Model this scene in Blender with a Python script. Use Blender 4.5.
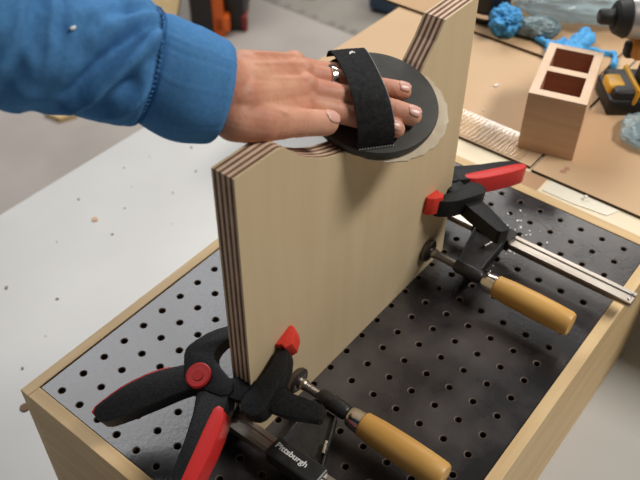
import bpy, bmesh, math, random
from mathutils import Vector, Matrix, noise
random.seed(7)
for o in list(bpy.data.objects): bpy.data.objects.remove(o)
S = bpy.context.scene
COL = S.collection
# ------------------------------------------------------------ camera
cam_d = bpy.data.cameras.new('camera'); cam = bpy.data.objects.new('camera', cam_d); COL.objects.link(cam)
R_ = Vector((0.62358748, -0.78175143, 0.00183165)); D_ = Vector((-0.53500232, -0.42846669, -0.72814065)); F_ = Vector((0.5700098, 0.45307946, -0.68542529))
CAM = Vector((-0.20473654, -0.46890325, 0.61781905))
m = Matrix((R_, -D_, -F_)).transposed().to_4x4(); m.translation = CAM
cam.matrix_world = m
cam_d.sensor_width = 36; cam_d.lens = 810.01/640*36; cam_d.clip_start = .01; cam_d.clip_end = 60
cam_d.dof.use_dof = True; cam_d.dof.focus_distance = .70; cam_d.dof.aperture_fstop = 9
S.camera = cam
# ------------------------------------------------------------ world, lights, exposure
w = bpy.data.worlds.new('world'); S.world = w; w.use_nodes = True
w.node_tree.nodes['Background'].inputs[0].default_value = (1.0, .96, .90, 1)
w.node_tree.nodes['Background'].inputs[1].default_value = .07
def area(name, loc, sx, sy, power, col=(1, .97, .92), target=None):
    l = bpy.data.lights.new(name, 'AREA'); l.shape = 'RECTANGLE'; l.size = sx; l.size_y = sy; l.energy = power; l.color = col
    o = bpy.data.objects.new(name, l); COL.objects.link(o); o.location = loc
    if target is not None:
        o.rotation_euler = (Vector(target)-Vector(loc)).to_track_quat('-Z', 'Y').to_euler()
    return o
area('ceiling_light', (1.55, 1.75, 2.2), 2.7, 1.25, 78, (.97, .98, 1.0))
area('ceiling_light', (1.35, -1.5, 2.2), 1.3, .5, 68, (1, .955, .89))
area('ceiling_light', (3.6, .9, 2.2), 1.0, 1.6, 48, (1, .97, .92))
S.view_settings.view_transform = 'Standard'; S.view_settings.look = 'None'
S.view_settings.gamma = 1; S.view_settings.exposure = 0.0; S.view_settings.use_curve_mapping = False

# ------------------------------------------------------------ materials
def mat(name, col, rough=.5, metal=0, spec=.5, col2=None, scale=20, stretch=(1, 1, 1), detail=4, bump=0, bscale=None, coat=0, alpha=1, trans=0, sheen=0, lo=.35, hi=.65, rotz=0, sss=0):
    M = bpy.data.materials.new(name); M.use_nodes = True
    nt = M.node_tree; b = nt.nodes['Principled BSDF']
    b.inputs['Roughness'].default_value = rough; b.inputs['Metallic'].default_value = metal
    b.inputs['Specular IOR Level'].default_value = spec; b.inputs['Coat Weight'].default_value = coat
    b.inputs['Alpha'].default_value = alpha; b.inputs['Transmission Weight'].default_value = trans
    b.inputs['Sheen Weight'].default_value = sheen
    if sss:
        b.inputs['Subsurface Weight'].default_value = sss; b.inputs['Subsurface Radius'].default_value = (.012, .005, .003); b.inputs['Subsurface Scale'].default_value = .5
    b.inputs['Base Color'].default_value = (*col, 1)
    if col2 or bump:
        tc = nt.nodes.new('ShaderNodeTexCoord'); mp = nt.nodes.new('ShaderNodeMapping')
        mp.inputs['Scale'].default_value = stretch; mp.inputs['Rotation'].default_value = (0, 0, rotz)
        nt.links.new(tc.outputs['Object'], mp.inputs[0])
        nz = nt.nodes.new('ShaderNodeTexNoise'); nz.inputs['Scale'].default_value = scale; nz.inputs['Detail'].default_value = detail
        nt.links.new(mp.outputs[0], nz.inputs[0])
        if col2:
            r = nt.nodes.new('ShaderNodeValToRGB'); r.color_ramp.elements[0].position = lo; r.color_ramp.elements[1].position = hi
            r.color_ramp.elements[0].color = (*col, 1); r.color_ramp.elements[1].color = (*col2, 1)
            nt.links.new(nz.outputs[0], r.inputs[0]); nt.links.new(r.outputs[0], b.inputs['Base Color'])
        if bump:
            nb = nz
            if name == 'board':
                rr2 = nt.nodes.new('ShaderNodeMapRange'); rr2.inputs['To Min'].default_value = .20; rr2.inputs['To Max'].default_value = .36; nt.links.new(nz.outputs[0], rr2.inputs[0]); nt.links.new(rr2.outputs[0], b.inputs['Roughness'])
            if bscale:
                nb = nt.nodes.new('ShaderNodeTexNoise'); nb.inputs['Scale'].default_value = bscale; nb.inputs['Detail'].default_value = 3
                nt.links.new(mp.outputs[0], nb.inputs[0])
            bp = nt.nodes.new('ShaderNodeBump'); bp.inputs['Strength'].default_value = bump; bp.inputs['Distance'].default_value = .001
            nt.links.new(nb.outputs[0], bp.inputs['Height']); nt.links.new(bp.outputs[0], b.inputs['Normal'])
    return M
M = {}
M['pine'] = mat('pine', (.66, .46, .235), .55, col2=(.74, .55, .31), scale=9, stretch=(1, 12, 12), spec=.3)
M['pine_y'] = mat('pine_y', (.60, .41, .20), .55, col2=(.70, .50, .27), scale=9, stretch=(12, 1, 12), spec=.3)
M['veneer'] = mat('veneer', (.66, .52, .325), .6, col2=(.70, .56, .36), scale=7, stretch=(9, 9, .8), spec=.25, lo=.3, hi=.7)
M['ply_dark'] = mat('ply_dark', (.15, .080, .058), .75, col2=(.27, .155, .115), scale=60, stretch=(1, 3, 1), spec=.2)
M['ply_light'] = mat('ply_light', (.66, .47, .33), .7, col2=(.78, .60, .44), scale=60, stretch=(1, 3, 1), spec=.2)
M['board'] = mat('board', (.016, .014, .016), .27, col2=(.115, .102, .100), lo=.40, hi=.84, scale=13, detail=8, spec=.62, bump=.12, bscale=260)
M['hole_edge'] = mat('hole_edge', (.19, .145, .12), .8)
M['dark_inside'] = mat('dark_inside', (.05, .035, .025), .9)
M['table'] = mat('table', (.52, .515, .50), .32, col2=(.56, .555, .54), scale=6, detail=6, spec=.4)
M['floor'] = mat('floor', (.33, .295, .265), .6, col2=(.40, .36, .325), scale=3, detail=8, spec=.3)
M['floor_dark'] = mat('floor_dark', (.22, .20, .17), .6, col2=(.28, .255, .22), scale=4, detail=8, spec=.3)
M['cardboard'] = mat('cardboard', (.57, .385, .225), .72, col2=(.63, .435, .265), scale=5, spec=.25, bump=.05, bscale=60)
M['cardboard2'] = mat('cardboard2', (.49, .31, .17), .72, col2=(.55, .36, .20), scale=5, spec=.25)
M['card_edge'] = mat('card_edge', (.10, .06, .035), .9)
M['birch_top'] = mat('birch_top', (.80, .68, .47), .45, col2=(.86, .75, .55), scale=6, stretch=(8, 1, 1), spec=.4)
M['pale_strip'] = mat('pale_strip', (.84, .78, .64), .4)
M['brown_tape'] = mat('brown_tape', (.50, .30, .17), .45)
M['clear_tape'] = mat('clear_tape', (.56, .38, .22), .06, spec=.6)
M['plastic_black'] = mat('plastic_black', (.007, .007, .008), .5, col2=(.016, .016, .017), scale=400, spec=.28, bump=.35, bscale=900)
M['iron_black'] = mat('iron_black', (.018, .018, .019), .38, spec=.5, bump=.3, bscale=300, col2=(.03, .03, .03), scale=90)
M['red'] = mat('red', (.62, .030, .028), .42, spec=.4, bump=.12, bscale=600)
M['red_pad'] = mat('red_pad', (.75, .055, .035), .5, spec=.3, bump=.5, bscale=500)
M['steel'] = mat('steel', (.66, .60, .53), .36, metal=1, col2=(.50, .44, .38), scale=50, stretch=(1, .2, 1))
M['chrome'] = mat('chrome', (.75, .73, .70), .18, metal=1)
M['steel_dark'] = mat('steel_dark', (.16, .14, .13), .38, metal=.9)
M['handle_wood'] = mat('handle_wood', (.62, .335, .085), .42, col2=(.70, .41, .125), scale=14, stretch=(6, 1, 6), spec=.4)
M['white_print'] = mat('white_print', (.75, .75, .75), .6)
M['foam_black'] = mat('foam_black', (.040, .039, .035), .55, col2=(.060, .058, .053), scale=60, spec=.35, bump=.15, bscale=500)
M['strap_black'] = mat('strap_black', (.010, .010, .011), .85, col2=(.022, .022, .023), scale=260, stretch=(1, 1, 1), spec=.2, bump=.5, bscale=700)
M['strap_edge'] = mat('strap_edge', (.30, .30, .30), .9)
M['paper_cream'] = mat('paper_cream', (.58, .48, .345), .6, col2=(.68, .58, .44), scale=70, spec=.3)
M['skin'] = mat('skin', (.56, .235, .15), .5, col2=(.70, .37, .25), scale=30, detail=3, spec=.35, bump=.35, bscale=420, sss=.12, lo=.35, hi=.68)
M['nail'] = mat('nail', (.72, .40, .33), .3, spec=.5)
M['blue_cloth'] = mat('blue_cloth', (.070, .215, .46), .9, col2=(.088, .25, .51), scale=300, spec=.1, bump=.3, bscale=900)
M['blue_rib'] = mat('blue_rib', (.070, .215, .46), .9, col2=(.086, .245, .50), scale=300, spec=.1, bump=.3, bscale=900)
M['stitch'] = mat('stitch', (.12, .30, .52), .9)
M['block'] = mat('block', (.76, .49, .31), .55, col2=(.83, .56, .37), scale=12, stretch=(1, 1, 9), spec=.3)
M['block_top'] = mat('block_top', (.76, .55, .38), .6, col2=(.82, .61, .44), scale=30, spec=.3)
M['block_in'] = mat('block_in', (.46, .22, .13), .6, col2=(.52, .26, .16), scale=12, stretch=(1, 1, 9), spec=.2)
M['silver'] = mat('silver', (.50, .48, .46), .35, metal=.6)
M['rubber'] = mat('rubber', (.018, .018, .018), .55)
M['yellow'] = mat('yellow', (.80, .42, .02), .4)
M['orange_body'] = mat('orange_body', (.62, .28, .06), .4)
M['nitrile'] = mat('nitrile', (.06, .33, .68), .5, col2=(.08, .40, .78), scale=25, spec=.4)
M['nitrile_dark'] = mat('nitrile_dark', (.03, .14, .30), .5)
M['bag'] = mat('bag', (.42, .60, .66), .12, spec=.9, alpha=.45, bump=1.0, bscale=22)
M['bag_seal'] = mat('bag_seal', (.42, .32, .46), .3, alpha=.8)
M['bag_stuff'] = mat('bag_stuff', (.06, .11, .12), .35, col2=(.20, .27, .28), scale=60)
M['orange_case'] = mat('orange_case', (.72, .13, .012), .45)
M['case_black'] = mat('case_black', (.014, .012, .012), .5)
M['dark_red'] = mat('dark_red', (.22, .02, .02), .5)
M['scrap_wood'] = mat('scrap_wood', (.62, .43, .20), .6, col2=(.70, .50, .26), scale=20)
M['navy'] = mat('navy', (.03, .055, .10), .6)
M['chip'] = mat('chip', (.80, .72, .58), .8)
M['grime'] = mat('grime', (.20, .12, .07), .8)
M['speck'] = mat('speck', (.22, .20, .18), .8)
M['dust'] = mat('dust', (.85, .82, .78), .9)
M['faint_red'] = mat('faint_red', (.46, .24, .16), .8)

# ------------------------------------------------------------ helpers
def link(name, bm, material, parent=None, smooth=False, sharp=40):
    me = bpy.data.meshes.new(name)
    bmesh.ops.recalc_face_normals(bm, faces=bm.faces)
    bm.to_mesh(me); bm.free()
    if isinstance(material, (list, tuple)):
        for k in material: me.materials.append(M[k])
    else: me.materials.append(M[material])
    if smooth:
        me.polygons.foreach_set('use_smooth', [True]*len(me.polygons))
        if sharp < 180: me.set_sharp_from_angle(angle=math.radians(sharp))
    o = bpy.data.objects.new(name, me); COL.objects.link(o)
    if parent: adopt(o, parent)
    return o
def adopt(o, parent):
    o.parent = parent
    mw = parent_world(parent)
    o.matrix_parent_inverse = mw.inverted()
def parent_world(p):
    if p.parent: return parent_world(p.parent) @ p.matrix_parent_inverse @ p.matrix_basis
    return p.matrix_basis.copy()
def empty(name, loc):
    o = bpy.data.objects.new(name, None); COL.objects.link(o); o.location = loc; o.empty_display_size = .02
    return o
def tag(o, label=None, cat=None, group=None, kind=None):
    if label: o['label'] = label
    if cat: o['category'] = cat
    if group: o['group'] = group
    if kind: o['kind'] = kind
    return o
def box(bm, c, s, rot=None):
    mt = Matrix.Translation(c) @ (rot.to_4x4() if rot else Matrix.Identity(4)) @ Matrix.Diagonal((*s, 1))
    return bmesh.ops.create_cube(bm, size=1, matrix=mt)['verts']
def rbox(bm, c, s, rot=None, bev=.002, seg=2):
    b2 = bmesh.new(); box(b2, c, s, rot)
    bmesh.ops.bevel(b2, geom=b2.edges[:], offset=bev, segments=seg, affect='EDGES', profile=.5)
    me = bpy.data.meshes.new('t'); b2.to_mesh(me); b2.free(); bm.from_mesh(me); bpy.data.meshes.remove(me)
def frame_from(d):
    d = d.normalized(); a = Vector((0, 0, 1)) if abs(d.z) < .9 else Vector((1, 0, 0))
    u = a.cross(d).normalized(); v = d.cross(u)
    return u, v
def tube(bm, pts, rad, seg=16, cap=True):
    """pts: list of Vector, rad: list of radii (or pairs)"""
    rings = []
    n = len(pts)
    for i, q in enumerate(pts):
        d = (pts[min(i+1, n-1)]-pts[max(i-1, 0)])
        u, v = frame_from(d); r = rad[i] if not isinstance(rad, float) else rad
        rings.append([bm.verts.new(q+u*r*math.cos(2*math.pi*k/seg)+v*r*math.sin(2*math.pi*k/seg)) for k in range(seg)])
    for a, b in zip(rings, rings[1:]):
        for k in range(seg): bm.faces.new((a[k], a[(k+1) % seg], b[(k+1) % seg], b[k]))
    if cap: bm.faces.new(rings[0][::-1]); bm.faces.new(rings[-1])
    return rings
def capsule(bm, p0, p1, r0, r1, seg=20):
    p0 = Vector(p0); p1 = Vector(p1); d = (p1-p0); L = d.length; d.normalize()
    u, v = frame_from(d); st = []
    for k in range(1, 6): t = math.pi/2*k/6; st.append((p0-d*r0*math.cos(t), r0*math.sin(t)))
    st.append((p0, r0)); st.append((p1, r1))
    for k in range(5, 0, -1): t = math.pi/2*k/6; st.append((p1+d*r1*math.cos(t), r1*math.sin(t)))
    rings = [[bm.verts.new(q+u*r*math.cos(2*math.pi*k/seg)+v*r*math.sin(2*math.pi*k/seg)) for k in range(seg)] for q, r in st]
    for a, b in zip(rings, rings[1:]):
        for k in range(seg): bm.faces.new((a[k], a[(k+1) % seg], b[(k+1) % seg], b[k]))
    bm.faces.new(rings[0][::-1]); bm.faces.new(rings[-1])
def prism(bm, pts2, O, U, V, W, w0, w1, bev=0):
    b2 = bmesh.new()
    vs = [b2.verts.new(O+U*a+V*b+W*w0) for a, b in pts2]
    f = b2.faces.new(vs)
    r = bmesh.ops.extrude_face_region(b2, geom=[f])
    bmesh.ops.translate(b2, verts=[v for v in r['geom'] if isinstance(v, bmesh.types.BMVert)], vec=W*(w1-w0))
    if bev: bmesh.ops.bevel(b2, geom=b2.edges[:], offset=bev, segments=2, affect='EDGES', profile=.6)
    me = bpy.data.meshes.new('t'); b2.to_mesh(me); b2.free(); bm.from_mesh(me); bpy.data.meshes.remove(me)
def smoothpoly(pts, it=2):
    for _ in range(it):
        n = []
        for i in range(len(pts)):
            a, b = pts[i], pts[(i+1) % len(pts)]
            n += [(a[0]*.75+b[0]*.25, a[1]*.75+b[1]*.25), (a[0]*.25+b[0]*.75, a[1]*.25+b[1]*.75)]
        pts = n
    return pts
X, Y, Z = Vector((1, 0, 0)), Vector((0, 1, 0)), Vector((0, 0, 1))

# ------------------------------------------------------------ setting
bm = bmesh.new(); box(bm, (1.5, 1, -.92), (9, 9, .04))
fl = tag(link('floor', bm, 'floor'), 'grey concrete floor', kind='structure')
bm = bmesh.new(); box(bm, (4.0, 1.0, -.899), (3.98, 8, .003))
link('floor_slab', bm, 'floor_dark', fl)
for k, (x, y) in enumerate([(2.013, 1.535), (2.01, 1.47), (2.012, 1.40), (2.01, 1.335), (2.01, 1.25), (2.008, 1.20), (2.008, 1.148)]):
    bm = bmesh.new(); bmesh.ops.create_cone(bm, cap_ends=True, segments=12, radius1=.013, radius2=.013, depth=.003, matrix=Matrix.Translation((x+.02, y, -.8965)))
    link('floor_hole', bm, 'speck', fl)
# work table
tab = empty('work_table', (-.2, -.1, -.9))
bm = bmesh.new(); rbox(bm, (-.32, -.34, -.2), (1.96, 1.61, .04), bev=.003); link('table_top', bm, 'table', tab)
for x, y in ((-1.2, .38), (.58, .38), (-1.2, -1.05), (.58, -1.05)):
    bm = bmesh.new(); box(bm, (x, y, -.56), (.05, .05, .68)); link('leg', bm, 'steel_dark', tab)
tag(tab, 'light grey laminate work table carrying the perforated box', 'table')
# far bench
ben = empty('workbench', (1.2, -.5, -.9))
bm = bmesh.new(); rbox(bm, (1.2695, -.6, -.023), (1.46, 1.548, .042), bev=.001); link('bench_top', bm, 'birch_top', ben)
for x, y in ((.72, .1), (1.93, .1), (.72, -1.3), (1.93, -1.3)):
    bm = bmesh.new(); box(bm, (x, y, -.47), (.07, .07, .853)); link('leg', bm, 'pine', ben)
tag(ben, 'pale plywood workbench behind the box, covered in cardboard', 'workbench')
BZ = -.002
def sheet(x0, x1, y0, y1, z0, th, mt, label):
    bm = bmesh.new(); box(bm, ((x0+x1)/2, (y0+y1)/2, z0+th/2), (x1-x0, y1-y0, th))
    bm.faces.ensure_lookup_table()
    for f in bm.faces: f.material_index = 0 if abs(f.normal.z) > .5 else 1
    o = link('cardboard_sheet', bm, [mt, 'card_edge']); return tag(o, label, 'cardboard')
sheet(.572, 1.0, -.1815, .178, BZ, .004, 'cardboard', 'tan cardboard sheet between the plywood panel and the wooden block')
sheet(.568, 1.45, -.95, -.1855, BZ, .004, 'cardboard', 'tan cardboard sheet in front of the wooden block at right')
sheet(.812, 1.75, -.16, .36, BZ+.0045, .004, 'cardboard2', 'upper overlapping cardboard sheet beneath the crumpled gloves and plastic bag')
bm = bmesh.new(); box(bm, (.53+.022, -.1925, BZ+.0004), (.028, .03, .0006)); tag(link('packing_tape', bm, 'brown_tape'), 'brown piece of tape stuck on the pale bench edge', 'tape')
bm = bmesh.new(); prism(bm, [(.544, -.213), (.566, -.213), (.566, -.30), (.549, -.292), (.544, -.25)], Vector((0, 0, BZ)), X, Y, Z, .0001, .0009)  # thin cream plate, paler than the bench top around it
tag(link('pale_patch', bm, 'pale_strip'), 'pale cream strip on the bench beside the cardboard edge', 'tape')
# clear tape (glossy, wrinkled) on the sheet
bm = bmesh.new(); nx, ny = 30, 240
vs = [[bm.verts.new((.575+.052*i/nx, -.165+.115*j/ny, BZ+.0046+.00060*math.sin(j*.50+i*.10+1.5*noise.noise(Vector((i*.1, j*.03, 0))))*math.exp(-((i-8)/14)**2))) for j in range(ny+1)] for i in range(nx+1)]
for i in range(nx):
    for j in range(ny): bm.faces.new((vs[i][j], vs[i+1][j], vs[i+1][j+1], vs[i][j+1]))
tag(link('clear_tape', bm, 'clear_tape', smooth=True, sharp=180), 'glossy wrinkled clear tape along the cardboard beside the wooden block', 'tape')
bm = bmesh.new()
prism(bm, [(.584, -.215), (.588, -.2135), (.592, -.2165), (.597, -.215), (.600, -.219), (.596, -.2225), (.592, -.2195), (.587, -.2215), (.585, -.2185)], Vector((0, 0, 0)), X, Y, Z, .0021, .0023)
tag(link('print_smudge', bm, 'faint_red'), 'small faint reddish smudge on the right cardboard sheet', 'mark')

# ------------------------------------------------------------ perforated box
P = .0254
bx = empty('downdraft_box', (.256, -.167, -.18))
tag(bx, 'shallow light wood box with a dark perforated top board', 'box')
OX0, OX1, OY0, OY1 = -.0238, .5375, -.3655, .0305
IX0, IX1, IY0, IY1 = -.0105, .5245, -.3535, .0190
for nm, c, s, mt in (('side_panel', ((OX0+OX1)/2, (OY0+IY0)/2, -.0895), (OX1-OX0, IY0-OY0, .179), 'pine'),
                 ('side_panel', ((OX0+OX1)/2, (OY1+IY1)/2, -.0895), (OX1-OX0, OY1-IY1, .179), 'pine'),
                 ('end_panel', ((OX0+IX0)/2, (IY0+IY1)/2, -.0895), (IX0-OX0, IY1-IY0-.0002, .179), 'pine_y'),
                 ('end_panel', ((OX1+IX1)/2, (IY0+IY1)/2, -.0895), (OX1-IX1, IY1-IY0-.0002, .179), 'pine_y')):
    bm = bmesh.new(); rbox(bm, c, s, bev=.0007); link(nm, bm, mt, bx)
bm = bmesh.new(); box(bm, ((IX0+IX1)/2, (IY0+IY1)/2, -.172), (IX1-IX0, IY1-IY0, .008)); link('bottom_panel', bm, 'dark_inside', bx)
# perforated board, real holes
bm = bmesh.new(); NX, NY, SG = 21, 14, 16
gx = [IX0+.0008]+[P*(i+.5) for i in range(NX-1)]+[IX1-.0008]
gy = [IY1-.0016]+[-P*(j+.5) for j in range(NY-1)]+[IY0+.0008]
r0, r1 = .0040, .0032
def sq(cx, cy, x0, x1, y0, y1, k):
    # point on rectangle boundary at angle k
    a = 2*math.pi*k/SG+math.pi/SG*0; c, s = math.cos(a), math.sin(a)
    tx = ((x1-cx)/c if c > 1e-9 else (x0-cx)/c if c < -1e-9 else 1e9); ty = ((y1-cy)/s if s > 1e-9 else (y0-cy)/s if s < -1e-9 else 1e9)
    t = min(tx, ty)
    if k % 4 == 2: return (x1 if c > 0 else x0, y1 if s > 0 else y0)
    return (cx+c*t, cy+s*t)
for i in range(NX):
    for j in range(NY):
        cx, cy = i*P, -j*P; x0, x1 = gx[i], gx[i+1]; y1, y0 = gy[j], gy[j+1]
        outer = []; rr = []
        for k in range(SG):
            px, py = sq(cx, cy, x0, x1, y0, y1, k); outer.append(bm.verts.new((px, py, -.0008)))
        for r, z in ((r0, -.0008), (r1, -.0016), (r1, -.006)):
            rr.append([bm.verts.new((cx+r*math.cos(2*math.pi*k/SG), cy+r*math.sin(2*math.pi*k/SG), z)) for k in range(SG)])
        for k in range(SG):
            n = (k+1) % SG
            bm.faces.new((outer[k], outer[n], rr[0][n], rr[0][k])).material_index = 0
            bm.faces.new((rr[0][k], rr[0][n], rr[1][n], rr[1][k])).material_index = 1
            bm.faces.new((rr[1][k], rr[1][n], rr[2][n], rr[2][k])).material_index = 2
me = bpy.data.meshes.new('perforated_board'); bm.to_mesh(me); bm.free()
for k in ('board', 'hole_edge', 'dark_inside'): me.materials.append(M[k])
pb = bpy.data.objects.new('perforated_board', me); COL.objects.link(pb); adopt(pb, bx)

# ------------------------------------------------------------ plywood panel with arc cut
Y0 = -.1753
arc = [(.1185, .2902), (.1225, .2895), (.1268, .2872), (.1335, .2795), (.1419, .2712), (.1506, .2642), (.1621, .2570), (.1739, .2507), (.1837, .2468), (.195, .2432), (.21, .2398), (.225, .2381), (.24, .2382), (.255, .2400), (.27, .2440), (.282, .2498), (.292, .2582), (.3003, .2687), (.3155, .2838), (.3271, .2986)]
outline = [(.0735, -.0006), (.0763, .2912)]+arc+[(.3805, .2990), (.3805, -.0006)]
pan = empty('plywood_panel', (.227, -.166, 0))
tag(pan, 'upright birch plywood panel with a shallow curved cut-out in its top', 'panel')
y = Y0; th = [.0018, .0025, .0023, .0025, .0024, .0025, .0023, .0025, .0017]
for k, t in enumerate(th):
    bm = bmesh.new(); ins = 0 if k % 2 == 0 else .0003
    prism(bm, outline if not ins else [(a+(ins if a < .1 else -ins if a > .37 else 0), b-(ins if b > .1 else 0)) for a, b in outline], Vector((0, y, 0)), X, Z, Y, 0, t)
    mt = 'veneer' if k in (0, 8) else ('ply_dark' if k % 2 else 'ply_light')
    link('face_veneer' if k in (0, 8) else 'ply', bm, mt, pan); y += t

# ------------------------------------------------------------ bar clamps (bar along -y, screw parallel)
def bar_clamp(xb, xs, y0, y1, yb0, yb1, yh0, label, text=None):
    root = empty('bar_clamp', ((xb+xs)/2, -.2, 0)); tag(root, label, 'clamp', 'bar clamps lying on the perforated board')
    sg = 1 if xs > xb else -1
    zb = .022; Wb = .0165; Hb = .0075
    # rail: I section
    pr = [(-.5, -.5), (.5, -.5), (.5, -.28), (.36, -.2), (.36, .2), (.5, .28), (.5, .5), (.22, .5), (.16, .34), (-.16, .34), (-.22, .5), (-.5, .5), (-.5, .28), (-.36, .2), (-.36, -.2), (-.5, -.28)]
    bm = bmesh.new(); prism(bm, [(a*Wb, b*Hb) for a, b in pr], Vector((xb, y0, zb)), X, Z, -Y, 0, y0-y1)
    rail = link('bar', bm, 'steel', root)
    bm = bmesh.new()
    for dx in (-.0045, .0045):
        bmesh.ops.create_uvsphere(bm, u_segments=10, v_segments=6, radius=.0017, matrix=Matrix.Translation((xb+dx, y1+.004, zb+Hb/2)))
    link('rivet', bm, 'chrome', rail, smooth=True)
    # fixed jaw behind the panel
    bm = bmesh.new()
    rbox(bm, (xb, y0+.004, zb), (Wb+.009, .026, Hb+.010), bev=.002)
    prism(bm, [(-.010, -.006), (-.010, .010), (.03, .012), (abs(xs-xb)+.010, .004), (abs(xs-xb)+.010, -.0085), (.02, -.010)], Vector((xb, y0+.002, zb)), X*sg, Y, Z, -.006, .007, bev=.0015)
    link('fixed_jaw', bm, 'iron_black', root)
    bm = bmesh.new(); tube(bm, [Vector((xs, -.1465, .0235)), Vector((xs, Y0+.0192, .0235))], [.0105, .0115], 20); link('fixed_pad', bm, 'steel_dark', root, smooth=True)
    # sliding arm
    ym = (yb0+yb1)/2
    bm = bmesh.new()
    rbox(bm, (xb, ym, zb+.0008), (Wb+.0030, yb0-yb1, Hb+.0085), bev=.0016)
    L = abs(xs-xb)
    web = [(.006, yb0-ym-.004), (L-.008, -.002+(.222-.2)), (L-.004, -.012), (.006, yb1-ym+.006)]
    web = [(.006, yb0-.003), (L-.006, yh0+.036), (L-.006, yh0+.010), (.006, yb1+.004)]
    prism(bm, web, Vector((xb, 0, zb)), X*sg, Y, Z, -.004, .0025, bev=.0007)
    for e in (0, 1):   # raised ribs on both edges of the web
        a, b = (web[0], web[1]) if e == 0 else (web[3], web[2])
        off = -.0022 if e == 0 else .0022
        prism(bm, [a, b, (b[0], b[1]+off), (a[0], a[1]+off)], Vector((xb, 0, zb)), X*sg, Y, Z, -.005, .008, bev=.0006)
    arm = link('sliding_arm', bm, 'iron_black', root)
    bm = bmesh.new(); tube(bm, [Vector((xs, yh0+.034, .030)), Vector((xs, yh0+.031, .030)), Vector((xs, yh0+.006, .030)), Vector((xs, yh0+.003, .030))], [.0062, .0074, .0074, .0062], 20)
    link('screw_barrel', bm, 'iron_black', root, smooth=True)
    bm = bmesh.new()   # threaded rod
    pts, rad = [], []
    n = 60
    for k in range(n+1):
        pts.append(Vector((xs, Y0-.008-(abs(yh0-Y0)-.008)*k/n, .030))); rad.append(.0046 if k % 2 else .0038)
    tube(bm, pts, rad, 16); link('screw', bm, 'steel', root, smooth=True)
    bm = bmesh.new()
    prof = [(-.0004, .0112), (-.0022, .0125), (-.0052, .0125), (-.0066, .0105), (-.0072, .0062), (-.0100, .0050)]
    tube(bm, [Vector((xs, Y0+a, .030)) for a, b in prof], [b for a, b in prof], 24); pd = link('swivel_pad', bm, 'steel_dark', root, smooth=True)
    bm = bmesh.new(); bmesh.ops.create_uvsphere(bm, u_segments=14, v_segments=10, radius=.0055, matrix=Matrix.Translation((xs, Y0-.0105, .030))); link('ball_joint', bm, 'steel', pd, smooth=True)
    bm = bmesh.new(); prof = [(0.002, .0070), (0, .0090), (-.004, .0098), (-.008, .0102), (-.0125, .0106), (-.0128, .0098)]
    tube(bm, [Vector((xs, yh0+a, .0245+.0045)) for a, b in prof], [b for a, b in prof], 24); link('ferrule', bm, 'chrome', root, smooth=True)
    bm = bmesh.new(); prof = [(-.0125, .0100), (-.0135, .0113), (-.03, .0126), (-.055, .0131), (-.075, .0129), (-.0915, .0122), (-.0945, .0108), (-.0950, .007), (-.0945, .0025)]
    tube(bm, [Vector((xs, yh0+a, .0245+.0045-.001*0)) for a, b in prof], [b for a, b in prof], 32); link('wooden_handle', bm, 'handle_wood', root, smooth=True)
    bm = bmesh.new(); tube(bm, [Vector((xb+sg*.018, yb1+.012, .0305)), Vector((xb+sg*.030, yb1+.018, .0285))], [.0022, .0022], 10); link('stop_pin', bm, 'chrome', root, smooth=True)
    if text:
        cu = bpy.data.curves.new('lettering', 'FONT'); cu.body = text; cu.size = .0078; cu.extrude = .0002; cu.align_x = 'CENTER'; cu.align_y = 'CENTER'; cu.offset = .00018
        t = bpy.data.objects.new('lettering_src', cu); COL.objects.link(t)
        bpy.context.view_layer.update()
        me = bpy.data.meshes.new_from_object(t.evaluated_get(bpy.context.evaluated_depsgraph_get())); bpy.data.objects.remove(t)
        me.materials.clear(); me.materials.append(M['white_print'])
        W_ = max(v.co.x for v in me.vertices)-min(v.co.x for v in me.vertices)
        kx = (yb0-yb1)*.62/W_
        for v in me.vertices: v.co = Vector((xb+.001+v.co.y*.95, ym+.006-v.co.x*kx, zb+Hb/2+.0052+v.co.z))
        t = bpy.data.objects.new('lettering', me); COL.objects.link(t); adopt(t, arm)
        t['label'] = 'white lettering on the black arm'
    return root
bar_clamp(.0655, .1285, -.150, -.385, -.2040, -.2560, -.2385, 'near steel bar clamp with yellow wooden handle and printed black arm', 'Pittsburgh')
bar_clamp(.4165, .3425, -.150, -.3735, -.1930, -.2380, -.2460, 'far steel bar clamp with wooden handle, its bar reaching past the box edge')

# ------------------------------------------------------------ spring clamps
H1 = [(-.1404, .1044), (-.1250, .1000), (-.1088, .0942), (-.0862, .0804), (-.0691, .0642), (-.0600, .0540), (-.0610, .0330), (-.0663, .0307), (-.0799, .0415), (-.089, .0487), (-.1121, .0639), (-.1406, .0840), (-.1455, .0927)]
H1R = [(-.1425, .1062), (-.1250, .1020), (-.1075, .0958), (-.0850, .0822), (-.0715, .0690), (-.0750, .0635), (-.0935, .0765), (-.1160, .0895), (-.1440, .0965)]
H2 = [(-.0754, .0379), (-.0634, .0332), (-.0602, .021), (-.0640, .0120), (-.0750, .0060), (-.1044, -.0049), (-.1336, -.0113), (-.1500, -.0125), (-.1530, -.0032), (-.1457, .0069), (-.101, .0227)]
H2R = [(-.0770, .0150), (-.0765, .0035), (-.1044, -.0069), (-.1336, -.0133), (-.1510, -.0150), (-.1545, -.0110), (-.1535, -.0050), (-.1200, .0040), (-.0950, .0110)]
HEAD = [(-.0780, .0520), (-.067, .0609), (-.058, .069), (-.0488, .0693), (-.0291, .0605), (-.0150, .0475), (-.0120, .0400), (-.0160, .0330), (-.0306, .0440), (-.0425, .0455), (-.0500, .0400), (-.0530, .0240), (-.0570, .0100), (-.0690, .0100), (-.0740, .0300)]
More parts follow.
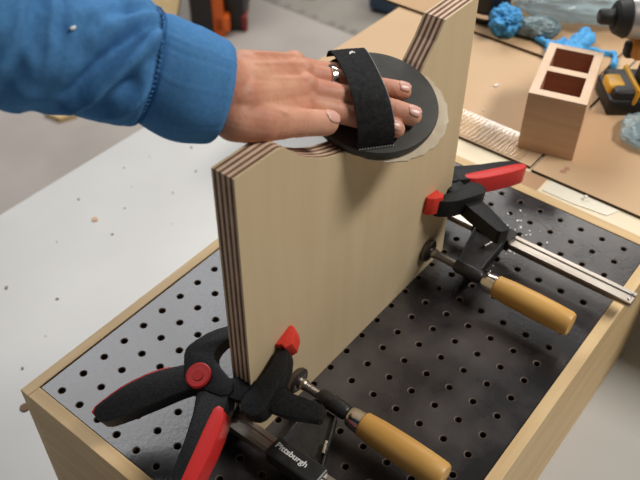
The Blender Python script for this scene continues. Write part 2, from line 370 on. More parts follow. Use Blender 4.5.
BAR = [(-.0585, .0260), (-.0470, .0100), (-.0400, -.0150), (-.0295, -.0600), (-.0310, -.0635), (-.0405, -.0660), (-.0432, -.0645), (-.0540, -.0400), (-.0600, -.0150), (-.0690, .0150)]
JAW = [(-.0640, -.0035), (-.0500, -.0050), (-.0400, -.0062), (-.0290, -.0060), (-.0145, -.0020), (-.0085, -.0060), (-.0090, -.0115), (-.0225, -.0200), (-.036, -.0225), (-.0500, -.0250), (-.0620, -.0265), (-.0705, -.0210), (-.0710, -.0090)]
PAD = [(-.0125, -.0002), (.0085, -.0002), (.0095, -.0035), (.0050, -.0085), (-.0040, -.0125), (-.0105, -.0095), (-.0090, -.0055)]
def spring_clamp(O, U, label, dv=0, tilt=0, da=0, bar_ext=0):
    root = empty('spring_clamp', (O.x+U.x*-.07, Y0, 0)); tag(root, label, 'clamp', 'black and red spring clamps gripping the plywood panel')
    V = Y; W = U.cross(V)
    if W.z < 0: W = -W
    c, s = math.cos(tilt), math.sin(tilt)
    def pl(pts, k=0):  # rotate around the pivot in the clamp plane
        q = []
        for a, b in pts:
            a2, b2 = a+.066, b-.035; q.append((-.066+a2*c-b2*s+da, .035+a2*s+b2*c+dv))
        return q
    def part_(name, pts, mt, w0, w1, bev=.0015, sm=1, par=root):
        bm = bmesh.new(); prism(bm, smoothpoly(pts if name == 'jaw_pad' else pl(pts), sm), O, U, V, W, w0, w1, bev=bev); return link(name, bm, mt, par, smooth=True, sharp=35)
    a = part_('handle', H1, 'plastic_black', -.017, -.001); part_('grip', H1R, 'red', -.0145, -.0028, .001, 1, a)
    b = part_('handle', H2, 'plastic_black', -.0225, -.0018); part_('grip', H2R, 'red', -.0215, -.0012, .002, 1, b)
    part_('fixed_jaw', HEAD, 'plastic_black', -.0155, -.0005, .0015, 1)
    part_('slide_bar', [(q0+(.002 if bar_ext and q0 > -.05 else 0), q1-(bar_ext if q1 < -.05 else 0)) for q0, q1 in BAR], 'plastic_black', -.0135-bar_ext*.4, -.0025, .0008, 0)
    part_('sliding_jaw', JAW, 'plastic_black', -.0145, .0045, .0015, 1)
    # pivot disc
    bm = bmesh.new(); pc = pl([(-.0671, .0427)])[0]; cc = O+U*pc[0]+V*pc[1]
    tube(bm, [cc+W*-.002, cc+W*.0008, cc+W*.0016, cc+W*.0016], [.0112, .0112, .0100, .0088], 32)
    tube(bm, [cc+W*.0014, cc+W*.0022], [.0052, .0048], 24)
    link('pivot_cap', bm, 'red', root, smooth=True, sharp=30)
    part_('jaw_pad', PAD, 'red_pad', -.0110, .0085, .0012, 0)
    part_('jaw_pad', [(-.018, .0395), (-.006, .0200), (.004, .0195), (.006, .024), (-.004, .036), (-.012, .044)], 'red_pad', -.0165, .001, .0012, 0)
    return root
a = math.radians(20)
spring_clamp(Vector((.1195, Y0, .0960)), Vector((math.cos(a), 0, math.sin(a))), 'black and red spring clamp on the near end of the plywood, handles spread')
a = math.radians(9)
spring_clamp(Vector((.3365, Y0, .1005)), Vector((-math.cos(a), 0, math.sin(a))), 'black and red spring clamp at the far end of the plywood, red grip upward', dv=-.0105, da=.002, tilt=.17, bar_ext=.010)

# ------------------------------------------------------------ hand sanding pad
C0 = Vector((.2453, -.165, .26)); E1 = Vector((.9897941, -.03491348, .13816179)); E2 = Vector((0, .96952344, .24499857)); NN = Vector((-.14250484, -.24249814, .95962858))
def dk(a, b, h): return C0+E1*a+E2*b+NN*h
sp = empty('hand_sanding_pad', C0); tag(sp, 'round black hand sanding pad with a wide elastic strap, held in the cut-out', 'sanding pad')
bm = bmesh.new(); seg = 96; prof = [(.0500, -.0088), (.0516, -.0082), (.0522, -.0060), (.0526, -.0020), (.0518, -.0004), (.0500, 0), (.03, -.0002), (.0, -.0002)]
rings = [[bm.verts.new(dk(r*math.cos(2*math.pi*k/seg), r*math.sin(2*math.pi*k/seg), h)) for k in range(seg)] for r, h in prof[:-1]]
for A, B in zip(rings, rings[1:]):
    for k in range(seg): bm.faces.new((A[k], A[(k+1) % seg], B[(k+1) % seg], B[k]))
bm.faces.new(rings[0][::-1]); bm.faces.new(rings[-1]); link('pad', bm, 'foam_black', sp, smooth=True, sharp=50)
bm = bmesh.new(); up, dn = [], []
for k in range(seg):
    t = 2*math.pi*k/seg; r = .0540+.0005*math.sin(t*23)+.0004*math.sin(t*41)
    up.append(bm.verts.new(dk(.006+r*math.cos(t), -.0055+r*math.sin(t), -.0092))); dn.append(bm.verts.new(dk(.006+r*math.cos(t), -.0055+r*math.sin(t), -.0106)))
bm.faces.new(up); bm.faces.new(dn[::-1])
for k in range(seg): bm.faces.new((up[k], dn[k], dn[(k+1) % seg], up[(k+1) % seg]))
o = link('abrasive_disc', bm, 'paper_cream', sp); o['label'] = 'cream sandpaper disc slightly larger than the pad'
# strap
A0 = (.0195, .0475); A1 = (-.0365, -.0300)
def strap_pt(t, s, off):   # t along, s across (-1..1)
    ax, ay = A0[0]+(A1[0]-A0[0])*t, A0[1]+(A1[1]-A0[1])*t
    L = math.hypot(A1[0]-A0[0], A1[1]-A0[1]); nx_, ny_ = (A1[1]-A0[1])/L, -(A1[0]-A0[0])/L
    hw = .0145
    bul = math.sin(math.pi*min(1, max(0, t)))
    h = .0330*(max(0, math.sin(math.pi*t))**.42)*(1-.05*abs(s))*min(1, .70+.40*t) if 0 < t < 1 else 0
    h *= (1 - .22*(1 if s < 0 else -1)*abs(s)*bul*-1) if False else 1
    h -= .0035*(-s)*bul
    sh = -.003*bul
    return dk(ax+nx_*s*hw+sh, ay+ny_*s*hw+sh*.6, max(h, 0)+.0004+off)
bm = bmesh.new(); nt_, ns = 48, 14
for off, rev in ((.0, True), (.0016, False)):
    g = [[bm.verts.new(strap_pt(i/nt_, -1+2*j/ns, off+(.00035 if j % 2 and off else 0))) for j in range(ns+1)] for i in range(nt_+1)]
    for i in range(nt_):
        for j in range(ns):
            q = (g[i][j], g[i+1][j], g[i+1][j+1], g[i][j+1]); bm.faces.new(q if not rev else q[::-1])
    if rev: g0 = g
for i in range(nt_):
    for j in (0, ns): bm.faces.new((g0[i][j], g0[i+1][j], g[i+1][j], g[i][j]))
for i in (0, nt_):
    for j in range(ns): bm.faces.new((g0[i][j], g0[i][j+1], g[i][j+1], g[i][j]))
st = link('strap', bm, 'strap_black', sp, smooth=True, sharp=50); st['label'] = 'ribbed black elastic strap'
bm = bmesh.new(); tube(bm, [strap_pt(.02+.9*i/40, -1.01, .0016) for i in range(41)], .00035, 6); link('edge_thread', bm, 'strap_edge', st)
bm = bmesh.new()
for k in range(13): 
    s = -1+2*(k+.2)/13; tube(bm, [strap_pt(1, s, .0012)-E2*.0008, strap_pt(1, s+.10, .0012)-E2*.0022], .0004, 5)
link('stitching', bm, 'strap_edge', st)
bm = bmesh.new(); q = dk(.004, .040, 0)
for k in range(3): box(bm, strap_pt(.16+.01*k, .1*k-.1, .0022), (.0012, .0035, .0006), Matrix.Rotation(k*1.1, 3, 'Z'))
link('lint', bm, 'dust', st)

# ------------------------------------------------------------ the hand
J = {'wI': (.1173, -.1423, .3072), 'wM': (.1214, -.1391, .3148), 'wR': (.1313, -.1321, .3181), 'wP': (.1439, -.1233, .3180),
     'kI': (0.1791, -0.1447, 0.2824), 'kM': (.1863, -.1399, .2888), 'kR': (.1975, -.1277, .2915), 'kP': (.2053, -.1133, .2901),
     'i1': (0.2034, -0.1662, 0.2707), 'i2': (0.2187, -0.1843, 0.2621), 'i3': (0.2276, -0.1988, 0.2572),
     'm1': (0.2144, -0.1605, 0.2769), 'm2': (0.2339, -0.1825, 0.2669), 'm3': (0.2457, -0.2005, 0.2605),
     'r1': (0.2240, -0.1454, 0.2811), 'r2': (0.2450, -0.1648, 0.2730), 'r3': (0.2603, -0.1811, 0.2673),
     'p1': (0.2244, -0.1253, 0.2820), 'p2': (0.2418, -0.1387, 0.2771), 'p3': (0.2537, -0.1506, 0.2732),
     't0': (0.1126, -0.1446, 0.3059), 't1': (0.1285, -0.1532, 0.2977), 't2': (0.1543, -0.1617, 0.2869), 't3': (0.1782, -0.1698, 0.2770)}
J = {k: Vector(v) for k, v in J.items()}
person = empty('person', (-.0466, -.031, .41)); tag(person, 'person in a blue sweatshirt, left forearm and hand pressing the sanding pad', 'person')
bm = bmesh.new()
def cap(a, b, ra, rb, off=(0, 0, 0)): 
    o_ = Vector(off); pa = (J[a] if isinstance(a, str) else Vector(a))+o_; pb_ = (J[b] if isinstance(b, str) else Vector(b))+o_; capsule(bm, pa, pb_, ra, rb)
# forearm + wrist
cap((.062, -.082, .352), (.104, -.124, .327), .0235, .0215)
cap((.104, -.124, .327), (.116, -.128, .322), .0215, .0225)
for s_, e_, ra, rb in (('wI', 'kI', .0175, .0115), ('wM', 'kM', .0178, .0112), ('wR', 'kR', .0172, .0108), ('wP', 'kP', .0155, .0102)): cap(s_, e_, ra, rb)
mid = lambda a, b: (J[a]+J[b])/2
J['a1'] = J['wI'].lerp(J['kI'], .5); J['a2'] = J['wM'].lerp(J['kM'], .5); J['a3'] = J['wR'].lerp(J['kR'], .5); J['a4'] = J['wP'].lerp(J['kP'], .5)
for a_, b_ in (('a1', 'a2'), ('a2', 'a3'), ('a3', 'a4')): cap(a_, b_, .0145, .0142, (0, 0, -.002))
for a_, b_ in (('kI', 'kM'), ('kM', 'kR'), ('kR', 'kP')): cap(J[a_].lerp(J['wM'], .14), J[b_].lerp(J['wR'], .14), .0102, .0098, (0, 0, -.002))
# fingers
for f, r in (('i', (.0095, .0086, .0080, .0070)), ('m', (.0098, .0090, .0085, .0080)), ('r', (.0094, .0086, .0081, .0076)), ('p', (.0086, .0076, .0068, .0060))):
    k = 'k'+f.upper()
    cap(k, f+'1', r[0]+.0006, r[1]); cap(f+'1', f+'2', r[1], r[2]); cap(f+'2', f+'3', r[2], r[3])
# knuckle bumps
for k, r in (('kI', .0105), ('kM', .0108), ('kR', .0102), ('kP', .0096)): cap(J[k]+Vector((-.003, .001, .0022)), J[k]+Vector((.003, -.001, .0018)), r, r)
# thumb
cap('t0', 't1', .0165, .0148); cap('t1', 't2', .0140, .0104); cap('t2', 't3', .0102, .0094)
cap(J['t2'], J['t2'].lerp(J['t3'], .1), .0110, .0107)
# web between thumb and index
cap(J['t1'], J['a1'].lerp(J['kI'], .12), .0125, .0110)
cap(J['t0'].lerp(J['t1'], .6), J['a1'], .0130, .0130)
# tendons on the back
for s_, e_, r in (('wM', 'kI', .0032), ('wM', 'kM', .0034), ('wR', 'kR', .0034), ('wP', 'kP', .0030)):
    up = Vector((-.05, -.30, .95)).normalized()
    a_ = J[s_].lerp(J[e_], .15)+up*.0165; b_ = J[e_]+up*.0103
    capsule(bm, a_, b_, r*.9, r)
# thumb extensor tendon and a vein
up = Vector((-.1, -.5, .86)).normalized()
capsule(bm, J['wI']+up*.0145, J['t1'].lerp(J['t2'], .55)+up*.0118, .0026, .0022)
capsule(bm, J['a2'].lerp(J['wM'], .5)+up*.0135, J['a1'].lerp(J['kI'], .5)+up*.0100, .0018, .0016)
capsule(bm, J['a3'].lerp(J['wR'], .3)+up*.0130, J['a2'].lerp(J['kM'], .2)+up*.0118, .0018, .0016)
me = bpy.data.meshes.new('hand_src'); bm.to_mesh(me); bm.free()
src = bpy.data.objects.new('hand_src', me); COL.objects.link(src)
rm = src.modifiers.new('r', 'REMESH'); rm.mode = 'VOXEL'; rm.voxel_size = .0009; rm.use_smooth_shade = True
sm = src.modifiers.new('s', 'SMOOTH'); sm.factor = .6; sm.iterations = 7
bpy.context.view_layer.update()
hm = bpy.data.meshes.new_from_object(src.evaluated_get(bpy.context.evaluated_depsgraph_get()))
bpy.data.objects.remove(src); hm.name = 'hand'
# creases across finger joints and skin folds on the back of the hand
creases = [(J['i1'].lerp(J['i2'], .5), (J['i2']-J['i1']).normalized()), (J['m1'].lerp(J['m2'], .65), (J['m2']-J['m1']).normalized()), (J['r1'].lerp(J['r2'], .65), (J['r2']-J['r1']).normalized()), (J['t2'], (J['t3']-J['t2']).normalized()), (J['i2'].lerp(J['i3'], .25), (J['i3']-J['i2']).normalized()), (J['m2'].lerp(J['m3'], .2), (J['m3']-J['m2']).normalized()), (J['r2'].lerp(J['r3'], .2), (J['r3']-J['r2']).normalized())]
nrm = [v.normal.copy() for v in hm.vertices]
for v, n_ in zip(hm.vertices, nrm):
    co = v.co; d = 0
    for c_, ax in creases:
        q = co-c_
        if q.length < .016:
            s = q.dot(ax); d -= .00035*sum(math.exp(-((s-o_)/.0006)**2) for o_ in (-.0018, 0, .0018))
    # folds where the thumb meets the hand
    fc = J['a1'].lerp(J['t1'], .45); q = co-fc
    g = math.exp(-(q.length/.013)**2); ax = (J['kI']-J['t1']).normalized()
    d += g*.00055*math.sin(q.dot(ax)*1150+3*noise.noise(co*60))
    d += .0003*noise.noise(co*120)
    v.co = co+n_*d
hm.materials.clear(); hm.materials.append(M['skin'])
hm.polygons.foreach_set('use_smooth', [True]*len(hm.polygons))
hand = bpy.data.objects.new('hand', hm); COL.objects.link(hand); adopt(hand, person)
# nails
def nail(tip, prev, r, upv, L=.0105, W_=.0052):
    ax = (tip-prev).normalized(); upv = (upv-ax*upv.dot(ax)).normalized(); sd = ax.cross(upv)
    bm = bmesh.new(); g = []
    for i in range(9):
        row = []
        for j in range(9):
            s = -1+2*j/8; t = i/8
            ww = W_*math.sqrt(max(0, 1-(abs(2*t-1))**3.2))*1.0+.0002
            th_ = s*ww/r
            drop = (t-.2)**2*.0022
            row.append(bm.verts.new(tip+ax*(-.0052+L*t)+sd*math.sin(th_)*r+upv*(math.cos(th_)*r+.00025-drop)))
        g.append(row)
    for i in range(8):
        for j in range(8): bm.faces.new((g[i][j], g[i+1][j], g[i+1][j+1], g[i][j+1]))
    ob = link('fingernail', bm, 'nail', hand, smooth=True, sharp=180)
    so = ob.modifiers.new('t', 'SOLIDIFY'); so.thickness = .0006; so.offset = -1
nail(J['i3'], J['i2'], .0072, NN+Vector((-.1, -.2, 0)), L=.0085, W_=.0046)
nail(J['m3'], J['m2'], .0082, NN, L=.0115, W_=.0058)
nail(J['r3'], J['r2'], .0078, NN, L=.0110, W_=.0055)
nail(J['t3'], J['t2'], .0097, Vector((.30, -.45, .75)), L=.0130, W_=.0064)
# ring
rp = J['kR'].lerp(J['r1'], .80); ax = (J['r1']-J['kR']).normalized(); u, v = frame_from(ax)
bm = bmesh.new(); rr_ = []
for k in range(40):
    t = 2*math.pi*k/40; d = u*math.cos(t)+v*math.sin(t)
    rr_.append([bm.verts.new(rp+d*r+ax*h) for r, h in ((.0093, -.0024), (.0107, -.0020), (.0109, 0), (.0107, .0020), (.0093, .0024))])
for k in range(40):
    n = (k+1) % 40
    for q in range(5): bm.faces.new((rr_[k][q], rr_[n][q], rr_[n][(q+1) % 5], rr_[k][(q+1) % 5]))
o = link('ring', bm, 'chrome', person, smooth=True); o['label'] = 'silver finger ring'
# sleeve
path = [((.1225, -.1342, .3140), .0330), ((.1011, -.1158, .325), .0375), ((.0848, -.0970, .3395), .0368), ((.0609, -.0795, .3535), .0400), ((.0373, -.0644, .3662), .0420), ((.0147, -.0509, .3785), .0435), ((-.0121, -.0387, .3936), .046), ((-.0466, -.0309, .4115), .052), ((-.09, -.022, .436), .056)]
def samp(t):   # catmull along path; t in 0..len-1
    i = min(int(t), len(path)-2); f = t-i
    g = lambda k: (Vector(path[max(0, min(len(path)-1, k))][0]), path[max(0, min(len(path)-1, k))][1])
    p0, p1, p2, p3 = g(i-1), g(i), g(i+1), g(i+2)
    h = lambda a, b, c, d: .5*(2*b+(c-a)*f+(2*a-5*b+4*c-d)*f*f+(3*b-a-3*c+d)*f*f*f)
    return h(p0[0], p1[0], p2[0], p3[0]), h(p0[1], p1[1], p2[1], p3[1])
def ring_at(t, fold, seg=144, extra=0, squash=1):
    t += .18
    c_, r = samp(t); a_, _ = samp(max(0, t-.3)); b_, _ = samp(min(len(path)-1.001, t+.3)); ax = (b_-a_).normalized()
    s_ = (Vector((0, 0, 1))-ax*ax.z).normalized(); u_ = ax.cross(s_)   # s_: up, u_: sideways
    out = []
    for k in range(seg):
        th_ = 2*math.pi*k/seg; d = u_*math.cos(th_)+s_*math.sin(th_)
        out.append((c_+d*(r+extra+fold(t-.18, th_, d))+ax*((.0015-.0060*min(1, max(0, t-.18)/1.66))*d.dot(D_)+.0045), d))
    return out
vc = (CAM-Vector((.05, -.08, .35))).normalized()
def fold_sleeve(t, th_, d):
    # ridges: long diagonal folds plus soft compression wrinkles
    ang = math.atan2(d.dot(D_), d.dot(-F_))    # 0 facing camera side, + toward image bottom
    f = 0
    tt_ = t-.15
    g = lambda c_, w_: math.exp(-((ang-c_)/w_)**2)
    win = lambda a_, b_: 1/(1+math.exp(-(tt_-a_)*9))/(1+math.exp((tt_-b_)*9))
    f += .0085*g(.42+.97*(tt_-2.4), .17)*win(1.6, 3.3)
    f -= .0065*g(.05+.97*(tt_-2.4), .20)*win(1.7, 3.2)
    f -= .0048*g(.80+.97*(tt_-2.4), .18)*win(1.7, 2.9)
    f += .0060*g(1.05+.9*(tt_-2.2), .13)*win(1.7, 2.4)
    f -= .0045*g(-.75+.6*(tt_-2.2), .15)*win(1.7, 2.6)
    f += .0040*g(-.45+.6*(tt_-2.2), .18)*win(1.7, 2.8)
    f += .0022*math.exp(-((tt_-3.75-.12*ang)/.10)**2)*math.exp(-((ang+.2)/.7)**2)
    f -= .0022*math.exp(-((tt_-3.55-.12*ang)/.12)**2)*math.exp(-((ang+.2)/.7)**2)
    f += .0030*math.exp(-((tt_-4.4-.45*ang)/.16)**2)+.0025*math.exp(-((tt_-5.2-.40*ang)/.18)**2)
    f -= .0025*math.exp(-((tt_-4.1-.45*ang)/.20)**2)
    f += .0030*noise.noise(Vector((t*.9, math.cos(th_)*1.1, math.sin(th_)*1.1)))
    f += .0022*noise.noise(Vector((t*2.6+5, math.cos(th_)*3, math.sin(th_)*3)))
    f += .0045*math.exp(-((t-2.05)/.28)**2)     # fabric bunching above the cuff
    f -= .0060*math.exp(-((t-1.66)/.10)**2)
    return f
def skin_rings(bm, rows):
    g = [[bm.verts.new(p_) for p_, d in r] for r in rows]; n = len(g[0])
    for A, B in zip(g, g[1:]):
        for k in range(n): bm.faces.new((A[k], A[(k+1) % n], B[(k+1) % n], B[k]))
    return g
bm = bmesh.new(); rows = [ring_at(1.63+(7.8-1.63)*i/150*.999, fold_sleeve) for i in range(151)]
g = skin_rings(bm, rows); link('sleeve', bm, 'blue_cloth', person, smooth=True, sharp=180)
def fold_cuff(t, th_, d):
    f = .00022*(1 if int(th_/(2*math.pi)*144) % 2 else -1)
    f += -.0028*math.exp(-((t+.02)/.10)**2)
    f += .0015*math.exp(-((t-.7)/.4)**2)+.0018*noise.noise(Vector((t, math.cos(th_)*1.2, math.sin(th_)*1.2+3)))
    f -= .0022*math.exp(-((t-1.70)/.10)**2)
    return f
bm = bmesh.new(); rows = [ring_at(1.72*i/50, fold_cuff) for i in range(51)]
rows = [ring_at(.12*i/4, lambda t, th_, d: -.0055) for i in range(4, -1, -1)]+rows
skin_rings(bm, rows); cf = link('cuff', bm, 'blue_rib', person, smooth=True, sharp=180)
bm = bmesh.new(); ra_ = ring_at(1.66, fold_cuff); rb_ = ring_at(1.80, fold_sleeve)
for k in range(0, 144, 2):
    a_ = ra_[k]; b_ = rb_[k]
    tube(bm, [a_[0]+a_[1]*.0006, (a_[0]+b_[0])/2+a_[1]*.0016, b_[0]+b_[1]*.0003], .0004, 5)
link('seam_stitching', bm, 'blue_rib', person, smooth=True)
# white fleck on the sleeve
fr = ring_at(3.5, fold_sleeve); best = max(fr, key=lambda q: q[1].dot((CAM-q[0]).normalized())+.3*q[1].dot(-D_))
bm = bmesh.new(); bmesh.ops.create_uvsphere(bm, u_segments=8, v_segments=6, radius=.0012, matrix=Matrix.Translation(best[0]+best[1]*.001) @ Matrix.Diagonal((1.8, 1, .8, 1))); link('wood_fleck', bm, 'dust', person, smooth=True)

# ------------------------------------------------------------ wooden block with two square holes
b0 = Vector((.5955, -.1500, .0022)); U = Vector((.0185, -.0665, 0)); Lw = U.length; U.normalize(); V = Vector((-U.y, U.x, 0)); V = V if V.x > 0 else -V
Ll = .128; Hh = .082
wb = tag(empty('wooden_block', b0), 'reddish wooden block with two square pockets standing on the cardboard', 'block')
def bp(a, b, z): return b0+U*a+V*b+Z*z
bm = bmesh.new(); wl = .0105
hs = [(wl, Lw-wl, wl+.002, Ll/2-.006), (wl, Lw-wl, Ll/2+.006, Ll-wl)]
us = [0, wl, Lw-wl, Lw]; vs_ = [0, hs[0][2], hs[0][3], hs[1][2], hs[1][3], Ll]
tv = {(i, j): bm.verts.new(bp(us[i], vs_[j], Hh)) for i in range(4) for j in range(6)}
for i in range(3):
    for j in range(5):
        if i == 1 and j in (1, 3): continue
        bm.faces.new((tv[i, j], tv[i+1, j], tv[i+1, j+1], tv[i, j+1])).material_index = 1
c4 = [(0, 0), (Lw, 0), (Lw, Ll), (0, Ll)]
bt = [bm.verts.new(bp(a, b, 0)) for a, b in c4]; tt = [[tv[0, 0], tv[1, 0], tv[2, 0], tv[3, 0]], [tv[3, j] for j in range(6)], [tv[3, 5], tv[2, 5], tv[1, 5], tv[0, 5]], [tv[0, j] for j in range(5, -1, -1)]]
for k in range(4): bm.faces.new([bt[k]]+tt[k]+[bt[(k+1) % 4]])
bm.faces.new(bt)
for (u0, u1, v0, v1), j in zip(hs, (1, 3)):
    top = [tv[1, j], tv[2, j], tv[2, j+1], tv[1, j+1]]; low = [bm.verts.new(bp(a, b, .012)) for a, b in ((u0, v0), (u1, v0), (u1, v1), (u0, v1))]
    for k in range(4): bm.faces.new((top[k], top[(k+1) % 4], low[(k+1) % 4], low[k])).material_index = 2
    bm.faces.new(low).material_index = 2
me_n = link('block_body', bm, ['block', 'block_top', 'block_in'], wb)

# ------------------------------------------------------------ impact driver
dl = Vector((-.62358748, .78175143, 0)).normalized()    # nose direction
dr = tag(empty('impact_driver', (.80, -.24, .002)), 'cordless impact driver with silver head and black nose standing on its battery', 'power tool')
sd = Vector((-dl.y, dl.x, 0))
nose = Vector((.739, -.1635, .1285))
def npt(s, dz=0, q=0): return nose-dl*s+Z*(dz-s*.06)+sd*q
bm = bmesh.new(); tube(bm, [npt(0), npt(.003), npt(.014), npt(.016), npt(.016), npt(.028)], [.0085, .0100, .0100, .0118, .0125, .0125], 28); c_ = link('chuck', bm, 'rubber', dr, smooth=True, sharp=30)
bm = bmesh.new(); tube(bm, [npt(-.0005), npt(.0005)], [.0042, .0042], 6); link('hex_socket', bm, 'steel_dark', c_)
bm = bmesh.new(); tube(bm, [npt(.018), npt(.021), npt(.033), npt(.036)], [.0160, .0205, .0255, .0240], 36); link('nose_bumper', bm, 'rubber', dr, smooth=True, sharp=30)
bm = bmesh.new(); tube(bm, [npt(.033), npt(.038), npt(.10), npt(.115)], [.0235, .0250, .0285, .0285], 36); link('gear_housing', bm, 'silver', dr, smooth=True, sharp=30)
bm = bmesh.new(); tube(bm, [npt(.112), npt(.116), npt(.165), npt(.178)], [.0315, .033, .033, .022], 36); link('motor_housing', bm, 'yellow', dr, smooth=True, sharp=30)
def dbox(name, mt, s, dz, size, bev, tz=0, q=0):
    rot = Matrix((-dl, sd, Z)).transposed() @ Matrix.Rotation(tz, 3, 'Y')
    bm = bmesh.new(); rbox(bm, npt(s, dz, q), size, rot, bev=bev, seg=3); return link(name, bm, mt, dr, smooth=True, sharp=50)
dbox('trigger_housing', 'orange_body', .092, -.036, (.085, .036, .028), .008)
dbox('trigger', 'rubber', .052, -.043, (.018, .016, .022), .005)
dbox('grip', 'rubber', .090, -.068, (.034, .034, .075), .010, .12)
dbox('foot', 'case_black', .078, -.096, (.085, .062, .018), .006)
dbox('battery', 'case_black', .076, -.1105, (.092, .066, .024), .005)
dbox('battery_latch', 'yellow', .044, -.0975, (.024, .034, .018), .005, 0, 0)
dbox('battery_trim', 'yellow', .064, -.0955, (.006, .067, .023), .002, .2)

# ------------------------------------------------------------ gloves, bags, round tool
def crumple(name, c, rx, ry, rz, seed, mt, label, cat, group=None, amp=.35, fr=3, sub=5, rot=0):
    bm = bmesh.new(); bmesh.ops.create_icosphere(bm, subdivisions=sub, radius=1)
    for v in bm.verts:
        p_ = v.co.copy(); n1 = noise.noise(p_*fr+Vector((seed, 0, 0))); n2 = abs(noise.noise(p_*fr*2.1+Vector((0, seed, 0)))); n3 = abs(noise.noise(p_*fr*4+Vector((seed, seed, 0))))
        k = 1+amp*n1-amp*1.2*n2-amp*.5*n3
        q = Vector((p_.x*rx, p_.y*ry, p_.z*rz))*k; q.rotate(Matrix.Rotation(rot, 3, 'Z'))
        q.z = max(q.z+rz*.75, 0)
        v.co = Vector(c)+q
    o = link(name, bm, mt, smooth=True, sharp=180)
    if label: tag(o, label, cat, group)
    return o
TZ = BZ+.0087
crumple('nitrile_glove', (.836, .003, TZ), .030, .026, .024, 3.1, 'nitrile', 'crumpled bright blue glove beside the round black tool', 'glove', amp=.36, fr=1.9, rot=.6)
def finger_glove(c, fingers, label, palm=None):
    """flattened glove: a crumpled palm with empty fingers, one merged mesh"""
    bm = bmesh.new()
    def blob(p0, p1, r0, r1):
        capsule(bm, p0, p1, r0, r1, 14)
    for p0, p1, r0, r1 in fingers: blob(Vector(p0), Vector(p1), r0, r1)
    me = bpy.data.meshes.new('g'); bm.to_mesh(me); bm.free()
    s_ = bpy.data.objects.new('g', me); COL.objects.link(s_)
    r_ = s_.modifiers.new('r', 'REMESH'); r_.mode = 'VOXEL'; r_.voxel_size = .0018
    k_ = s_.modifiers.new('s', 'SMOOTH'); k_.iterations = 3
    bpy.context.view_layer.update(); gm = bpy.data.meshes.new_from_object(s_.evaluated_get(bpy.context.evaluated_depsgraph_get())); bpy.data.objects.remove(s_)
    for v in gm.vertices:
        v.co += v.normal*(.003*noise.noise(v.co*90)+.002*noise.noise(v.co*210)); v.co.z = max(v.co.z, c)
    gm.materials.clear(); gm.materials.append(M['nitrile']); gm.name = 'nitrile_glove'
    gm.polygons.foreach_set('use_smooth', [True]*len(gm.polygons))
    o = bpy.data.objects.new('nitrile_glove', gm); COL.objects.link(o); tag(o, label, 'glove'); return o
finger_glove(BZ+.0088, [((.842, -.050, .012), (.838, -.070, .011), .005, .006), ((.838, -.070, .011), (.818, -.086, .011), .007, .009), ((.824, -.080, .012), (.850, -.085, .016), .009, .006)], 'thin blue glove lying folded just left behind the wooden block')
finger_glove(BZ+.0088, [((.892, -.100, .018), (.868, -.100, .016), .008, .010), ((.868, -.100, .016), (.832, -.098, .013), .010, .010), ((.885, -.112, .016), (.845, -.110, .013), .008, .009)], 'flat blue glove cuff leaning right behind the wooden block')
finger_glove(BZ+.0040, [((.866, -.128, .008), (.876, -.156, .008), .006, .005), ((.866, -.128, .008), (.858, -.114, .007), .006, .005), ((.876, -.156, .008), (.850, -.166, .006), .004, .005)], 'blue glove fingers poking out right of the wooden block')
# big clear zip bag with dark contents
bag = crumple('plastic_bag', (.975, -.065, TZ), .125, .070, .034, 8.2, 'bag', 'large clear zip bag with bluish sheen behind the gloves', 'bag', amp=.18, fr=1.6, rot=-.95)
bm = bmesh.new(); tube(bm, [Vector((.925+.06*t, .02-.11*t, .047+.006*math.sin(t*5))) for t in [i/20 for i in range(21)]], .0022, 8); sl = link('zip_seal', bm, 'bag_seal', bag, smooth=True)
crumple('filled_pouch', (.862, -.038, TZ), .036, .024, .016, 5.5, 'bag_stuff', 'dark green filled pouch between the crumpled glove and the clear bag', 'pouch', amp=.14, fr=1.5, rot=-.9)
bag2 = crumple('plastic_bag', (.722, -.272, .002), .045, .040, .012, 1.7, 'bag', 'small clear plastic bag lying below the driver battery', 'bag', amp=.14, fr=1.6)
crumple('bagged_screws', (.722, -.276, .002), .030, .030, .007, 9.7, 'bag_stuff', 'dark small parts inside the clear bag below the battery', 'hardware', amp=.2, fr=2)
# round black tool with metal rim
tl = tag(empty('round_tool', (.878, .052, TZ)), 'round black tool with yellow cap and shiny metal rim beside the panel', 'tool')
cc = Vector((.866, .050, TZ))
bm = bmesh.new(); tube(bm, [cc, cc+Z*.008, cc+Z*.010], [.030, .033, .033], 40); link('base', bm, 'rubber', tl, smooth=True, sharp=30)
bm = bmesh.new(); tube(bm, [cc+Z*.010, cc+Z*.012, cc+Z*.018], [.034, .036, .035], 40); link('metal_rim', bm, 'chrome', tl, smooth=True, sharp=30)
bm = bmesh.new(); tube(bm, [cc+Z*.017, cc+Z*.020, cc+Z*.048, cc+Z*.053], [.030, .033, .033, .028], 40); link('housing', bm, 'case_black', tl, smooth=True, sharp=30)
bm = bmesh.new(); tube(bm, [cc+Z*.053, cc+Z*.058], [.012, .010], 20); link('cap', bm, 'yellow', tl, smooth=True, sharp=30)

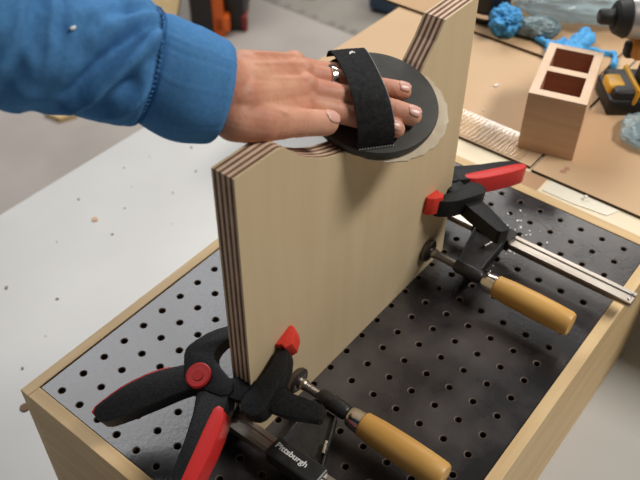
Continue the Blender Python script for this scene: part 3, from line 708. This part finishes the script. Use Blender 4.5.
# ------------------------------------------------------------ things on the floor
ca = tag(empty('tool_case', (1.775, 1.605, -.9)), 'black and orange hard tool case standing on the floor', 'case')
ur = Vector((.62, -.78, 0)).normalized(); uf = Vector((.78, .62, 0)).normalized()
rotc = Matrix((ur, uf, Z)).transposed()
cb = Vector((1.79, 1.600, -.9))
def cbox(name, mt, a, b, z, s, bev, rz=0):
    a, b, z = a*1.25, b*1.25, z*1.1; s = [q*1.25 for q in s]
    bm = bmesh.new(); rbox(bm, cb+ur*a+uf*b+Z*z, s, rotc, bev=bev, seg=2); return link(name, bm, mt, ca, smooth=True, sharp=40)
cbox('body', 'case_black', -.045, .06, .21, (.065, .36, .42), .012)
cbox('body', 'case_black', .045, .09, .21, (.065, .33, .38), .014)
cbox('latch', 'orange_case', 0, -.095, .16, (.038, .030, .30), .006)
cbox('latch_base', 'orange_case', .012, -.085, .045, (.045, .05, .05), .008)
cbox('corner_cap', 'dark_red', .075, -.055, .03, (.016, .05, .05), .006)
bm = bmesh.new(); prism(bm, [(.01, 0), (.065, -.02), (.05, .06), (.0, .07)], Vector((.955, 1.530, -.899)), X, Y, Z, 0, .018, bev=.002)
tag(link('wood_scrap', bm, 'scrap_wood'), 'small yellow wood offcut on the floor below the sleeve', 'wood')
bm = bmesh.new(); prism(bm, [(1.40, 1.86), (1.60, 1.66), (2.10, 2.10), (2.0, 2.9), (1.40, 2.5)], Vector((0, 0, -.899)), X, Y, Z, 0, .018, bev=.002)
tag(link('wood_sheet', bm, 'scrap_wood'), 'large pale wood sheet on the floor beside the tool case', 'wood')
bm = bmesh.new(); rbox(bm, (2.30, 1.17, -.80), (.22, .10, .18), Matrix.Rotation(.2, 3, 'Z'), bev=.02, seg=3)
tag(link('storage_bin', bm, 'navy', smooth=True), 'dark blue bin on the floor past the bench corner', 'bin')
bm = bmesh.new(); rbox(bm, (2.15, 1.50, -.885), (.10, .14, .026), Matrix.Rotation(.4, 3, 'Z'), bev=.004)
tag(link('paper_stack', bm, 'chip'), 'small pale stack on the floor at the top edge', 'paper')

# ------------------------------------------------------------ crumbs and marks
TT = -.18
def chips(name, pts, mt, label, cat, z, s0, s1):
    bm = bmesh.new()
    for x_, y_ in pts:
        s = random.uniform(s0, s1); box(bm, (x_, y_, z+s*.25), (s*random.uniform(.8, 2), s, s*.5), Matrix.Rotation(random.uniform(0, 3), 3, 'Z'))
    return tag(link(name, bm, mt), label, cat, kind='stuff')
chips('wood_chips', [(.395, .405), (.37, .36), (.44, .395), (.33, .33), (.46, .31), (.40, .30), (.28, .30), (.22, .35), (.35, .25), (.15, .26), (.30, .40), (.10, .22), (.50, .36), (.05, .20), (.12, .33)], 'speck', 'dark specks scattered over the grey table', 'debris', TT, .0012, .0035)
chips('sawdust', [(random.gauss(.435, .022), random.gauss(-.215, .018)) for _ in range(120)], 'dust', 'pale sawdust grains on the board by the far clamp', 'sawdust', -.0008, .0006, .0018)
chips('bench_debris', [(.700, -.052), (.705, -.058), (.64, -.075), (.60, .05), (.63, .02), (.70, .05), (.56, -.26)], 'dust', 'tiny pale chips on the cardboard', 'debris', BZ+.0042, .0015, .004)
bm = bmesh.new(); bmesh.ops.create_cone(bm, cap_ends=True, segments=20, radius1=.0062, radius2=.0056, depth=.0016, matrix=Matrix.Translation((.0165, .150, TT+.0008)))
tag(link('wood_plug', bm, 'grime'), 'small round brown wood plug on the grey table', 'plug')
bm = bmesh.new(); bmesh.ops.create_cone(bm, cap_ends=True, segments=16, radius1=.005, radius2=.0045, depth=.0016, matrix=Matrix.Translation((.285, .345, TT+.0008)))
tag(link('wood_shaving', bm, 'brown_tape'), 'little brown wood shaving on the upper part of the grey table', 'shaving')
